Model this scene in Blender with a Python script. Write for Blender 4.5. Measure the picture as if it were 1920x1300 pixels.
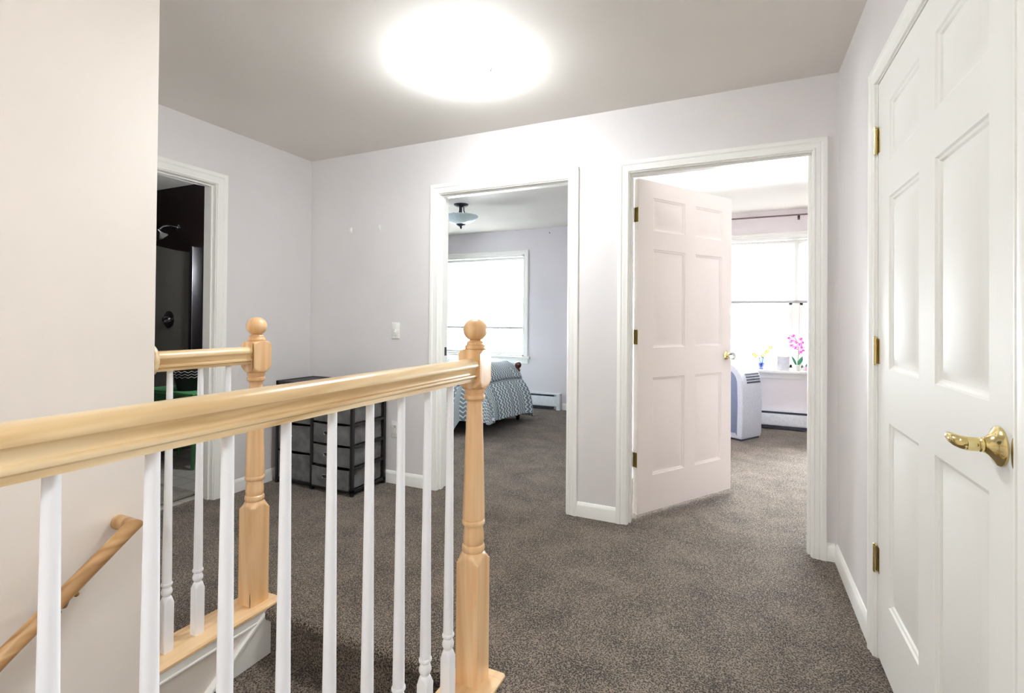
import bpy, bmesh, math, random
from mathutils import Vector, Matrix
random.seed(7)
sc = bpy.context.scene
for o in list(bpy.data.objects): bpy.data.objects.remove(o, do_unlink=True)
COL = sc.collection

# ------------------------------------------------------------------ camera
F_PX, YAW, PITCH, ROLL, PY, CAM_H = 930.5255, 0.430114, 0.0089789, -0.0083361, 592.2563, 1.185872
def make_camera():
    fw = Vector((-math.sin(YAW), math.cos(YAW), 0)); rt = Vector((math.cos(YAW), math.sin(YAW), 0)); up = Vector((0, 0, 1))
    f2 = fw*math.cos(PITCH) + up*math.sin(PITCH); u2 = -fw*math.sin(PITCH) + up*math.cos(PITCH)
    r3 = rt*math.cos(ROLL) - u2*math.sin(ROLL); u3 = u2*math.cos(ROLL) + rt*math.sin(ROLL)
    cd = bpy.data.cameras.new('camera'); co = bpy.data.objects.new('camera', cd); COL.objects.link(co)
    m = Matrix((r3, u3, -f2)).transposed().to_4x4(); m.translation = (0, 0, CAM_H); co.matrix_world = m
    cd.sensor_width = 36; cd.lens = F_PX/1920*36; cd.shift_y = (PY-650)/1920
    cd.clip_start = .02; cd.clip_end = 200
    sc.camera = co
make_camera()

# ------------------------------------------------------------------ light and exposure
LAMP_STRENGTH = 66.0        # hall ceiling dome
FILL_PENDANT_STRENGTH = 54.0     # added fill globe, unseen behind the camera
SKY_STRENGTH = 62.0          # overcast daylight outside
sc.view_settings.view_transform = 'Standard'; sc.view_settings.look = 'None'
sc.view_settings.gamma = 1; sc.view_settings.use_curve_mapping = False
sc.view_settings.exposure = 0.74
W = bpy.data.worlds.new('sky'); sc.world = W; W.use_nodes = True
bg = W.node_tree.nodes['Background']; bg.inputs[0].default_value = (.93, .96, 1, 1); bg.inputs[1].default_value = SKY_STRENGTH
try:
    sc.cycles.max_bounces = 10; sc.cycles.diffuse_bounces = 6; sc.cycles.glossy_bounces = 4
    sc.cycles.transmission_bounces = 6; sc.cycles.transparent_max_bounces = 12
    sc.cycles.sample_clamp_indirect = 6.0; sc.cycles.use_denoising = True
    sc.cycles.caustics_reflective = False; sc.cycles.caustics_refractive = False
except Exception: pass
SUN = bpy.data.lights.new('sun', 'SUN'); SUN.energy = 20.0; SUN.angle = math.radians(22); SUN.color = (1, .98, .95)
so_ = bpy.data.objects.new('sun', SUN); COL.objects.link(so_); so_.location = (-1, 12, 9); so_.rotation_euler = (math.radians(-52), 0, math.radians(26))
def portal(x, y, z, w, h, rz=0):
    l = bpy.data.lights.new('daylight_portal', 'AREA'); l.shape = 'RECTANGLE'; l.size = w; l.size_y = h
    l.cycles.is_portal = True
    o = bpy.data.objects.new('daylight_portal', l); COL.objects.link(o); o.location = (x, y, z); o.rotation_euler = (math.radians(-90), 0, math.radians(rz))

# ------------------------------------------------------------------ key measures (metres)
XL, XR, YB, CZ, WT = -3.111, 0.446, 2.924, 2.44, 0.115
YF = 6.28                     # outside wall of the bedrooms
YE = -3.0                     # hall end behind the camera
RX, FX = -0.783, -1.822       # centre lines of the near and far railings
NY = 1.43                     # newel posts

# ------------------------------------------------------------------ materials
def lin(c):
    return tuple(((v/255)/12.92 if v/255 <= .04045 else ((v/255+.055)/1.055)**2.4) for v in c)
def base_mat(name, rgb, rough=.5, metal=0.0, spec=.5):
    m = bpy.data.materials.new(name); m.use_nodes = True
    b = m.node_tree.nodes['Principled BSDF']
    b.inputs['Base Color'].default_value = (*lin(rgb), 1); b.inputs['Roughness'].default_value = rough
    b.inputs['Metallic'].default_value = metal; b.inputs['Specular IOR Level'].default_value = spec
    return m, m.node_tree, b
def N(nt, t, **kw):
    n = nt.nodes.new(t)
    for k, v in kw.items():
        if hasattr(n, k): setattr(n, k, v)
        else: n.inputs[k].default_value = v
    return n
def tex_coord(nt, scale=(1, 1, 1), kind='Object'):
    tc = N(nt, 'ShaderNodeTexCoord'); mp = N(nt, 'ShaderNodeMapping'); mp.inputs['Scale'].default_value = scale
    nt.links.new(tc.outputs[kind], mp.inputs[0]); return mp.outputs[0]
def ramp(nt, fac, stops):
    r = N(nt, 'ShaderNodeValToRGB'); e = r.color_ramp.elements
    while len(e) < len(stops): e.new(.5)
    for i, (p, c) in enumerate(stops): e[i].position = p; e[i].color = (*lin(c), 1)
    nt.links.new(fac, r.inputs[0]); return r.outputs[0]
def bump(nt, b, height, strength, dist=.002):
    n = N(nt, 'ShaderNodeBump'); n.inputs['Strength'].default_value = strength; n.inputs['Distance'].default_value = dist
    nt.links.new(height, n.inputs['Height']); nt.links.new(n.outputs[0], b.inputs['Normal'])
def paint(name, rgb, rough=.55, var=3, bumpy=.12, bscale=160):
    m, nt, b = base_mat(name, rgb, rough, 0, .3)
    v = tex_coord(nt)
    n = N(nt, 'ShaderNodeTexNoise'); n.inputs['Scale'].default_value = 1.7; n.inputs['Detail'].default_value = 3
    nt.links.new(v, n.inputs['Vector'])
    nt.links.new(ramp(nt, n.outputs['Fac'], [(.3, tuple(max(0, c-var) for c in rgb)), (.7, tuple(min(255, c+var) for c in rgb))]), b.inputs['Base Color'])
    n2 = N(nt, 'ShaderNodeTexNoise'); n2.inputs['Scale'].default_value = bscale; n2.inputs['Detail'].default_value = 2
    nt.links.new(v, n2.inputs['Vector']); bump(nt, b, n2.outputs['Fac'], bumpy, .001)
    return m
def wood(name, axis, light, mid, dark, rough=.32, rings=7):
    m, nt, b = base_mat(name, mid, rough)
    s = [22, 22, 22]; s[axis] = 1.3
    v = tex_coord(nt, s)
    n = N(nt, 'ShaderNodeTexNoise'); n.inputs['Scale'].default_value = 1.0; n.inputs['Detail'].default_value = 5; n.inputs['Distortion'].default_value = .6
    nt.links.new(v, n.inputs['Vector'])
    s2 = [6, 6, 6]; s2[axis] = .55
    w = N(nt, 'ShaderNodeTexNoise'); w.inputs['Scale'].default_value = 1.0; w.inputs['Detail'].default_value = 2; w.inputs['Distortion'].default_value = 1.5
    nt.links.new(tex_coord(nt, s2), w.inputs['Vector'])
    mul = N(nt, 'ShaderNodeMath', operation='MULTIPLY'); mul.inputs[1].default_value = rings; nt.links.new(w.outputs['Fac'], mul.inputs[0])
    fr = N(nt, 'ShaderNodeMath', operation='PINGPONG'); fr.inputs[1].default_value = 1.0; nt.links.new(mul.outputs[0], fr.inputs[0])
    mix = N(nt, 'ShaderNodeMath', operation='MULTIPLY_ADD'); mix.inputs[1].default_value = .35; nt.links.new(fr.outputs[0], mix.inputs[0])
    m2 = N(nt, 'ShaderNodeMath', operation='MULTIPLY'); m2.inputs[1].default_value = .65; nt.links.new(n.outputs['Fac'], m2.inputs[0])
    nt.links.new(m2.outputs[0], mix.inputs[2])
    nt.links.new(ramp(nt, mix.outputs[0], [(.2, dark), (.5, mid), (.8, light)]), b.inputs['Base Color'])
    bump(nt, b, n.outputs['Fac'], .05, .001)
    b.inputs['Coat Weight'].default_value = .35; b.inputs['Coat Roughness'].default_value = .2
    return m
def carpet_mat():
    m, nt, b = base_mat('carpet_pile', (110, 98, 86), .95, 0, .1)
    v = tex_coord(nt)
    n = N(nt, 'ShaderNodeTexNoise'); n.inputs['Scale'].default_value = 150; n.inputs['Detail'].default_value = 4; n.inputs['Roughness'].default_value = .7
    vs = tex_coord(nt, (1.0, 1.5, 1.0)); nt.links.new(vs, n.inputs['Vector'])
    vo = N(nt, 'ShaderNodeTexVoronoi'); vo.inputs['Scale'].default_value = 200; nt.links.new(v, vo.inputs['Vector'])
    big = N(nt, 'ShaderNodeTexNoise'); big.inputs['Scale'].default_value = 5; big.inputs['Detail'].default_value = 3; nt.links.new(v, big.inputs['Vector'])
    a = N(nt, 'ShaderNodeMath', operation='MULTIPLY_ADD'); a.inputs[1].default_value = .45
    nt.links.new(vo.outputs['Distance'], a.inputs[0]); nt.links.new(n.outputs['Fac'], a.inputs[2])
    a2 = N(nt, 'ShaderNodeMath', operation='MULTIPLY_ADD'); a2.inputs[1].default_value = .22
    nt.links.new(big.outputs['Fac'], a2.inputs[0]); nt.links.new(a.outputs[0], a2.inputs[2])
    nt.links.new(ramp(nt, a2.outputs[0], [(.58, (12, 10, 8)), (.76, (50, 44, 38)), (.95, (146, 132, 118))]), b.inputs['Base Color'])
    bump(nt, b, a.outputs[0], .9, .006)
    b.inputs['Sheen Weight'].default_value = .15
    return m
def door_paint(name, rgb, axis=2):
    m, nt, b = base_mat(name, rgb, .62, 0, .22)
    s = [70, 70, 70]; s[axis] = 5
    n = N(nt, 'ShaderNodeTexNoise'); n.inputs['Scale'].default_value = 1.6; n.inputs['Detail'].default_value = 3; n.inputs['Distortion'].default_value = 1.2
    nt.links.new(tex_coord(nt, s), n.inputs['Vector']); bump(nt, b, n.outputs['Fac'], .16, .0012)
    return m
def metal(name, rgb, rough): return base_mat(name, rgb, rough, 1.0)[0]
def plain(name, rgb, rough=.5, spec=.5):
    m, nt, b = base_mat(name, rgb, rough, 0, spec)
    n = N(nt, 'ShaderNodeTexNoise'); n.inputs['Scale'].default_value = 60; nt.links.new(tex_coord(nt), n.inputs['Vector'])
    lo = tuple(max(0, int(c*.96)) for c in rgb); hi = tuple(min(255, int(c*1.03)) for c in rgb)
    nt.links.new(ramp(nt, n.outputs['Fac'], [(.3, lo), (.7, hi)]), b.inputs['Base Color'])
    return m
def fabric(name, rgb, scale=400):
    m, nt, b = base_mat(name, rgb, .9, 0, .2)
    v = tex_coord(nt)
    n = N(nt, 'ShaderNodeTexNoise'); n.inputs['Scale'].default_value = 14; n.inputs['Detail'].default_value = 4; nt.links.new(v, n.inputs['Vector'])
    lo = tuple(int(c*.86) for c in rgb); hi = tuple(min(255, int(c*1.12)) for c in rgb)
    nt.links.new(ramp(nt, n.outputs['Fac'], [(.3, lo), (.7, hi)]), b.inputs['Base Color'])
    bump(nt, b, n.outputs['Fac'], .5, .01)
    return m
def glass_pane():
    m = bpy.data.materials.new('window_glass'); m.use_nodes = True; nt = m.node_tree; nt.nodes.clear()
    o = N(nt, 'ShaderNodeOutputMaterial'); t = N(nt, 'ShaderNodeBsdfTransparent'); g = N(nt, 'ShaderNodeBsdfGlossy'); g.inputs['Roughness'].default_value = .03
    f = N(nt, 'ShaderNodeFresnel'); f.inputs[0].default_value = 1.45; mx = N(nt, 'ShaderNodeMixShader')
    t.inputs[0].default_value = (.95, .97, .97, 1)
    nt.links.new(f.outputs[0], mx.inputs[0]); nt.links.new(t.outputs[0], mx.inputs[1]); nt.links.new(g.outputs[0], mx.inputs[2]); nt.links.new(mx.outputs[0], o.inputs[0])
    return m
def shade_cloth():
    m = bpy.data.materials.new('roller_shade_cloth'); m.use_nodes = True; nt = m.node_tree; nt.nodes.clear()
    o = N(nt, 'ShaderNodeOutputMaterial'); d = N(nt, 'ShaderNodeBsdfDiffuse'); t = N(nt, 'ShaderNodeBsdfTranslucent'); mx = N(nt, 'ShaderNodeMixShader')
    d.inputs[0].default_value = (.9, .9, .88, 1); t.inputs[0].default_value = (.93, .93, .92, 1); mx.inputs[0].default_value = .6
    nt.links.new(d.outputs[0], mx.inputs[1]); nt.links.new(t.outputs[0], mx.inputs[2]); nt.links.new(mx.outputs[0], o.inputs[0])
    return m
def lamp_glow(name, strength, rgb=(.94, .975, 1)):
    m = bpy.data.materials.new(name); m.use_nodes = True; b = m.node_tree.nodes['Principled BSDF']
    b.inputs['Base Color'].default_value = (.9, .9, .88, 1)
    b.inputs['Emission Color'].default_value = (*rgb, 1); b.inputs['Emission Strength'].default_value = strength
    return m
def clear_glass(name, rgb, rough=.03, ior=1.45):
    m, nt, b = base_mat(name, rgb, rough); b.inputs['Transmission Weight'].default_value = .92; b.inputs['IOR'].default_value = ior
    return m
def chevron_mat():
    m, nt, b = base_mat('chevron_cotton', (120, 135, 142), .9, 0, .15)
    tc = N(nt, 'ShaderNodeTexCoord'); sp = N(nt, 'ShaderNodeSeparateXYZ'); nt.links.new(tc.outputs['UV'], sp.inputs[0])
    def math_(op, a, bval):
        n = N(nt, 'ShaderNodeMath', operation=op)
        for i, x in ((0, a), (1, bval)):
            if isinstance(x, (int, float)): n.inputs[i].default_value = x
            else: nt.links.new(x, n.inputs[i])
        return n.outputs[0]
    zig = math_('PINGPONG', sp.outputs[1], .028)
    u = math_('ADD', sp.outputs[0], zig)
    fr = math_('FRACT', math_('DIVIDE', u, .05), 0)
    st = math_('GREATER_THAN', fr, .66)
    n = N(nt, 'ShaderNodeMixRGB'); n.inputs[1].default_value = (*lin((122, 138, 146)), 1); n.inputs[2].default_value = (*lin((222, 228, 230)), 1)
    nt.links.new(st, n.inputs[0]); nt.links.new(n.outputs[0], b.inputs['Base Color'])
    return m
def tile_mat():
    m, nt, b = base_mat('bathroom_tile', (150, 146, 138), .4)
    br = N(nt, 'ShaderNodeTexBrick'); br.inputs['Scale'].default_value = 3.2; br.offset = 0
    br.inputs['Color1'].default_value = (*lin((158, 154, 146)), 1); br.inputs['Color2'].default_value = (*lin((146, 142, 134)), 1); br.inputs['Mortar'].default_value = (*lin((110, 106, 100)), 1)
    br.inputs['Mortar Size'].default_value = .012; br.inputs['Row Height'].default_value = .5; br.inputs['Brick Width'].default_value = .5
    nt.links.new(tex_coord(nt), br.inputs['Vector']); nt.links.new(br.outputs['Color'], b.inputs['Base Color'])
    return m

M = dict(
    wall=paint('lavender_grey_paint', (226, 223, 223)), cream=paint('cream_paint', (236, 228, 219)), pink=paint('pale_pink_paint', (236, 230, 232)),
    lilac=paint('pale_lilac_paint', (222, 218, 223)), maroon=paint('dark_maroon_paint', (24, 9, 10)), ceil=paint('ceiling_paint', (232, 228, 222), .7, 2, .2, 90),
    trim=paint('white_gloss_trim', (247, 247, 243), .38, 1, .02), door=door_paint('white_door_paint', (243, 243, 239)), door2=door_paint('white_door_pink_bounce', (247, 239, 234)), white=plain('white_plastic', (240, 240, 236), .35),  # door2: white door paint tinted with pink light bounced from the bedroom
    baluster=paint('white_baluster_paint', (250, 251, 254), .35, 0, .03),
    carpet=carpet_mat(), rail=wood('maple_along_rail', 1, (246, 228, 192), (232, 205, 158), (196, 158, 104)),
    post=wood('maple_upright', 2, (242, 212, 170), (232, 190, 140), (206, 156, 102)), cap=wood('maple_plank', 1, (244, 216, 174), (234, 198, 150), (208, 166, 116)),
    oldrail=wood('worn_maple', 1, (214, 176, 128), (188, 146, 96), (146, 104, 64), .35), cherry=wood('cherry_wood', 2, (110, 44, 36), (80, 28, 24), (48, 14, 12), .25),
    brass=metal('polished_brass', (226, 208, 150), .12), oldbrass=metal('aged_brass', (150, 130, 70), .3), bronze=plain('dark_bronze', (34, 32, 44), .35),
    black=plain('black_tube', (20, 20, 22), .45), greyfab=fabric('grey_fabric', (106, 106, 106)), greyside=fabric('grey_fabric_side', (126, 131, 138)), chrome=metal('chrome', (200, 200, 205), .15),
    pane=glass_pane(), shade=shade_cloth(), glow=lamp_glow('lit_frosted_glass', LAMP_STRENGTH), glow2=lamp_glow('fill_globe_glass', FILL_PENDANT_STRENGTH), glow3=lamp_glow('bath_fill_glass', 230.0), glow4=lamp_glow('nook_fill_glass', 34.0), frost=plain('frosted_glass_bowl', (200, 218, 222), .25),
    crystal=clear_glass('crystal', (250, 250, 250)), blueglass=clear_glass('blue_glass', (150, 165, 250), .05), chevron=chevron_mat(), tile=tile_mat(),
    sheet=fabric('mattress_ticking', (206, 216, 226)), silver=plain('silver_plastic', (208, 213, 225), .35), slate=plain('slate_plastic', (98, 106, 132), .4), slot=plain('dark_slot', (22, 30, 52), .6),
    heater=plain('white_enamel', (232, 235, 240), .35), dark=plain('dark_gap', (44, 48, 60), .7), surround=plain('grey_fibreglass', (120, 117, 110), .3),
    green=plain('green_painted_wood', (70, 128, 82), .45), mat_=fabric('grey_bath_mat', (112, 108, 100)), blackweave=plain('black_weave', (14, 13, 14), .8), lacewhite=plain('white_lace', (170, 168, 165), .8),
    leaf=plain('green_leaf', (46, 120, 92), .4), magenta=plain('magenta_petal', (214, 60, 190), .5), yellow=plain('yellow_petal', (232, 224, 110), .5), stem=plain('green_stem', (110, 140, 70), .5),
    greycard=plain('pale_grey_card', (205, 206, 212), .5), pinkpot=plain('pink_glaze', (226, 176, 196), .4), tealpot=plain('teal_leaf', (96, 160, 160), .5), bar=plain('grey_hem_bar', (168, 168, 168), .6), petal=plain('pale_pink_petal', (250, 206, 242), .5), rod=plain('dark_brown_metal', (88, 66, 64), .4), tan=plain('tan_wood', (176, 130, 110), .5),
)

# ------------------------------------------------------------------ mesh helpers
class MB:
    def __init__(s): s.bm = bmesh.new()
    def _add(s, verts, faces):
        vs = [s.bm.verts.new(v) for v in verts]; out = []
        for f in faces:
            try: out.append(s.bm.faces.new([vs[i] for i in f]))
            except ValueError: pass
        return vs, out
    def box(s, x0, x1, y0, y1, z0, z1, bev=0, seg=2):
        x0, x1 = sorted((x0, x1)); y0, y1 = sorted((y0, y1)); z0, z1 = sorted((z0, z1))
        v = [(x, y, z) for x in (x0, x1) for y in (y0, y1) for z in (z0, z1)]
        vs, fs = s._add(v, [(0, 1, 3, 2), (4, 6, 7, 5), (0, 4, 5, 1), (2, 3, 7, 6), (0, 2, 6, 4), (1, 5, 7, 3)])
        if bev:
            es = list({e for f in fs for e in f.edges})
            bmesh.ops.bevel(s.bm, geom=es, offset=bev, segments=seg, affect='EDGES', profile=.5)
        return s
    def lathe(s, prof, c=(0, 0), seg=24, ax='z', z0=0, axis_m=None):
        """prof: list of (radius, height)"""
        rows = []
        for r, h in prof:
            row = []
            for k in range(seg):
                a = 2*math.pi*k/seg; p = Vector((max(r, 1e-5)*math.cos(a), max(r, 1e-5)*math.sin(a), h))
                p = (axis_m @ p) if axis_m is not None else p + Vector((c[0], c[1], z0))
                row.append(s.bm.verts.new(p))
            rows.append(row)
        for a, b in zip(rows, rows[1:]):
            for k in range(seg): s.bm.faces.new((a[k], a[(k+1) % seg], b[(k+1) % seg], b[k]))
        s.bm.faces.new(rows[0][::-1]); s.bm.faces.new(rows[-1])
        return s
    def tube(s, pts, r, seg=10, caps=True):
        pts = [Vector(p) for p in pts]; rad = r if isinstance(r, (list, tuple)) else [r]*len(pts); rows = []
        t0 = (pts[1]-pts[0]).normalized(); ref = Vector((0, 0, 1)) if abs(t0.z) < .9 else Vector((1, 0, 0))
        n = t0.cross(ref).normalized()
        for i, p in enumerate(pts):
            t = (pts[min(i+1, len(pts)-1)]-pts[max(i-1, 0)]).normalized()
            n = (n - t*n.dot(t)).normalized(); b = t.cross(n)
            rows.append([s.bm.verts.new(p+(n*math.cos(2*math.pi*k/seg)+b*math.sin(2*math.pi*k/seg))*rad[i]) for k in range(seg)])
        for a, b in zip(rows, rows[1:]):
            for k in range(seg): s.bm.faces.new((a[k], a[(k+1) % seg], b[(k+1) % seg], b[k]))
        if caps: s.bm.faces.new(rows[0][::-1]); s.bm.faces.new(rows[-1])
        return s
    def sweep(s, sections):
        """sections: list of closed loops with equal count"""
        rows = [[s.bm.verts.new(p) for p in sec] for sec in sections]; n = len(rows[0])
        for a, b in zip(rows, rows[1:]):
            for k in range(n): s.bm.faces.new((a[k], a[(k+1) % n], b[(k+1) % n], b[k]))
        s.bm.faces.new(rows[0][::-1]); s.bm.faces.new(rows[-1])
        return s
    def prism(s, poly, fn0, fn1): return s.sweep([[fn0(p) for p in poly], [fn1(p) for p in poly]])
    def sheet(s, grid, uvs=None):
        rows = [[s.bm.verts.new(p) for p in r] for r in grid]
        uvl = s.bm.loops.layers.uv.new('UVMap') if uvs else None
        for i in range(len(rows)-1):
            for j in range(len(rows[0])-1):
                f = s.bm.faces.new((rows[i][j], rows[i][j+1], rows[i+1][j+1], rows[i+1][j]))
                if uvs:
                    for l, (a, b) in zip(f.loops, ((i, j), (i, j+1), (i+1, j+1), (i+1, j))): l[uvl].uv = uvs[a][b]
        return s
    def ball(s, c, r, seg=16, sc3=(1, 1, 1)):
        m = Matrix.Translation(c) @ Matrix.Diagonal((*sc3, 1))
        bmesh.ops.create_uvsphere(s.bm, u_segments=seg, v_segments=max(6, seg//2), radius=r, matrix=m); return s
    def build(s, name, mat, parent=None, smooth=35, recalc=True, world=False):
        if recalc: bmesh.ops.recalc_face_normals(s.bm, faces=s.bm.faces)
        me = bpy.data.meshes.new(name)
        if world and parent is not None:
            inv = parent.matrix_world.inverted() if parent.parent is None else (parent.parent.matrix_basis @ parent.matrix_basis).inverted()
            bmesh.ops.transform(s.bm, matrix=inv, verts=s.bm.verts)
        if smooth:
            for f in s.bm.faces: f.smooth = True
        s.bm.to_mesh(me); s.bm.free()
        me.materials.append(mat)
        if smooth: me.set_sharp_from_angle(angle=math.radians(smooth))
        o = bpy.data.objects.new(name, me); COL.objects.link(o)
        if parent is not None: o.parent = parent
        return o
def tag(o, label, cat, group=None, kind=None):
    o['label'] = label; o['category'] = cat
    if group: o['group'] = group
    if kind: o['kind'] = kind
    return o
def thing(name, label, cat, loc=(0, 0, 0), rz=0, group=None, kind=None):
    o = bpy.data.objects.new(name, None); COL.objects.link(o); o.empty_display_size = .1
    o.location = loc; o.rotation_euler = (0, 0, rz); o.matrix_world = Matrix.Translation(loc) @ Matrix.Rotation(rz, 4, 'Z')
    return tag(o, label, cat, group, kind)
def struct(o, label, cat): return tag(o, label, cat, None, 'structure')
def dup(root, loc, rz, label):
    r = root.copy(); COL.objects.link(r); r.location = loc; r.rotation_euler = (0, 0, rz); r['label'] = label
    for ch in list(root.children):
        c = ch.copy(); COL.objects.link(c); c.parent = r
        for g in list(ch.children):
            d = g.copy(); COL.objects.link(d); d.parent = c
    return r

# wall frames: a runs along the wall, n out of it, z up
def on_back(a, n, z): return (a, YB-n, z)
def on_right(a, n, z): return (XR-n, a, z)
def on_left(a, n, z): return (XL+n, a, z)
def on_back_room(a, n, z): return (a, YB+WT+n, z)
CASING = [(0, 0), (0, .0085), (.0025, .011), (.0075, .0115), (.0095, .0085), (.0115, .0085), (.0165, .0115), (.0280, .0135), (.0300, .0115), (.0320, .0115), (.0380, .0175), (.0510, .0180), (.0560, .0165), (.058, .013), (.058, 0)]
def casing(fn, aL, aR, zt, w=.058, z0=0.0):
    k = w/.058; mb = MB(); secs = []
    for st in range(4):
        sec = []
        for o, t in CASING:
            o *= k
            a = (aL-o) if st < 2 else (aR+o); z = z0 if st in (0, 3) else zt+o
            sec.append(fn(a, t, z))
        secs.append(sec)
    return mb.sweep(secs)
def jamb(fn, aL, aR, zt, deep=WT, stop=.062, t=.018):
    mb = MB()
    def bx(a0, a1, n0, n1, z0, z1):
        p, q = fn(a0, n0, z0), fn(a1, n1, z1); mb.box(p[0], q[0], p[1], q[1], p[2], q[2], .001, 1)
    bx(aL-t, aL, .001, -deep-.001, 0, zt+t); bx(aR, aR+t, .001, -deep-.001, 0, zt+t); bx(aL, aR, .001, -deep-.001, zt, zt+t)
    s0, s1 = -stop+.034, -stop
    bx(aL, aL+.011, s0, s1, 0, zt-.011); bx(aR-.011, aR, s0, s1, 0, zt-.011); bx(aL, aR, s0, s1, zt-.011, zt)
    return mb
def wall_with_holes(mb, fn_box, a0, a1, z0, z1, holes):
    """fn_box(a0,a1,z0,z1) adds one solid piece; holes: (a0,a1,z0,z1)"""
    cur = a0
    for h0, h1, hz0, hz1 in sorted(holes):
        fn_box(cur, h0, z0, z1)
        if hz1 < z1: fn_box(h0, h1, hz1, z1)
        if hz0 > z0: fn_box(h0, h1, z0, hz0)
        cur = h1
    fn_box(cur, a1, z0, z1)
BASE = [(0, 0), (.013, 0), (.013, .066), (.011, .074), (.006, .082), (.004, .086), (0, .088)]
def baseboard(mb, fn, a0, a1):
    return mb.prism(BASE, lambda p: fn(a0, p[0], p[1]), lambda p: fn(a1, p[0], p[1]))

# ------------------------------------------------------------------ shell
# door openings (jamb faces)
A0, A1 = -1.902, -.966         # bedroom doorway with the bed
B0, B1 = -.588, .331           # bedroom doorway with the open door
DZ = 2.056
K0, K1, KZ = 1.163, 2.150, 2.040   # closet door on the right wall
T0, T1 = 1.36, 2.130           # bathroom doorway on the left wall
WIN2 = (-4.56, -2.70, .69, 2.09)
WIN3 = (-.56, 1.62, .66, 2.13)

mb = MB()
def hall_floor(x0, x1, y0, y1): mb.box(x0, x1, y0, y1, -.24, 0)
hall_floor(XL-WT, XR+.02, 1.50, YB+WT)
hall_floor(-.72, XR+.02, YE-.1, 1.50)
hall_floor(XL-.02, -1.875, YE-.1, 1.50)
hall_floor(XR+.02, 2.7, YB-.2, YB+WT)
hall_floor(-5.7, 2.7, YB+WT, YF+.05)
struct(mb.build('floor', M['carpet'], smooth=0), 'grey brown cut pile carpet running through the hall and both bedrooms', 'floor')
mb = MB(); mb.box(-5.7, XL-.085, .4, 2.98, -.2, -.002)
struct(mb.build('floor_bathroom', M['tile'], smooth=0), 'pale grey tile floor inside the dark bathroom', 'floor')
mb = MB(); mb.box(-1.9, -.7, YE-.1, 1.6, -3.0, -2.85)
struct(mb.build('floor_lower', M['carpet'], smooth=0), 'carpet at the foot of the stairs below the hall', 'floor')
mb = MB(); mb.box(-5.8, 2.8, YE-.2, YF+.2, CZ, CZ+.12)
struct(mb.build('ceiling', M['ceil'], smooth=0), 'smooth off white ceiling over the hall and rooms', 'ceiling')

mb = MB()
wall_with_holes(mb, lambda a, b, c, d: mb.box(a, b, YB, YB+WT, c, d), XL-.001, XR+WT, 0, CZ, [(A0-.018, A1+.018, 0, DZ+.018), (B0-.018, B1+.018, 0, DZ+.018)])
struct(mb.build('wall_back', M['wall'], smooth=0), 'pale lavender grey hall wall holding both bedroom doorways', 'wall')
mb = MB()
wall_with_holes(mb, lambda a, b, c, d: mb.box(XR, XR+WT, a, b, c, d), YE, YB, 0, CZ, [(K0-.018, K1+.018, 0, KZ+.018)])
struct(mb.build('wall_right', M['wall'], smooth=0), 'pale lavender grey wall around the white closet door', 'wall')
mb = MB()
wall_with_holes(mb, lambda a, b, c, d: mb.box(XL-WT, XL, a, b, c, d), YE, YB+WT, 0, CZ, [(T0-.018, T1+.018, 0, DZ+.018)])
struct(mb.build('wall_left', M['wall'], smooth=0), 'pale lavender grey wall with the dark bathroom doorway', 'wall')
# cream stair wall: full height up to its end, then only below the floor
mb = MB(); mb.box(-1.877, -1.765, YE, 1.006, -2.9, CZ, .004); mb.box(-1.877, -1.765, 1.006, 1.475, -2.9, -.001)
struct(mb.build('wall_stair', M['cream'], smooth=30), 'cream wall beside the stairs that ends at the far railing', 'wall')
mb = MB(); mb.box(-.845, -.72, YE, 1.475, -2.9, -.001)
struct(mb.build('wall_stairwell_right', M['cream'], smooth=0), 'cream stairwell wall under the near railing', 'wall')
mb = MB(); mb.box(XL-WT, XR+WT, YE-.12, YE, -2.9, CZ)
struct(mb.build('wall_rear', M['wall'], smooth=0), 'hall wall behind the camera', 'wall')
# closet behind the closed door, bathroom shell, bedrooms
mb = MB(); mb.box(1.25, 1.33, .9, YB, 0, CZ); mb.box(XR+WT, 1.25, .9, .98, 0, CZ)
struct(mb.build('wall_closet', M['wall'], smooth=0), 'inner wall of the closet behind the white door', 'wall')
mb = MB(); mb.box(XR+.02, 1.25, .98, YB-.2, -.2, 0)
struct(mb.build('floor_closet', M['carpet'], smooth=0), 'carpet inside the closet', 'floor')
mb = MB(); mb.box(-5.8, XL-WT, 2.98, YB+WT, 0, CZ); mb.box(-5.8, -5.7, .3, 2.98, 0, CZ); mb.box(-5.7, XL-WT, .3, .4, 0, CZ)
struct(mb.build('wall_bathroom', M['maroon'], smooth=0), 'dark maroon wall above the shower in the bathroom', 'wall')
mb = MB()
wall_with_holes(mb, lambda a, b, c, d: mb.box(a, b, YF, YF+.14, c, d), -5.7, -.83, 0, CZ, [WIN2])
struct(mb.build('wall_bedroom', M['lilac'], smooth=0), 'pale lilac window wall behind the bed', 'wall')
mb = MB()
wall_with_holes(mb, lambda a, b, c, d: mb.box(-5.8, -5.7, a, b, c, d), YB+WT, YF+.14, 0, CZ, [(3.9, 4.6, .99, 2.09)])
struct(mb.build('wall_bedroom_left', M['lilac'], smooth=0), 'pale lilac wall at the head of the bed', 'wall')
mb = MB(); mb.box(-.83, -.78, YB+WT, YF+.14, 0, CZ)
struct(mb.build('wall_bedroom_right', M['lilac'], smooth=0), 'pale lilac side of the wall between the two bedrooms', 'wall')
mb = MB()
wall_with_holes(mb, lambda a, b, c, d: mb.box(a, b, YF, YF+.14, c, d), -.78, 2.7, 0, CZ, [WIN3])
struct(mb.build('wall_window', M['pink'], smooth=0), 'pale pink wall around the flower sill window', 'wall')
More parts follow.
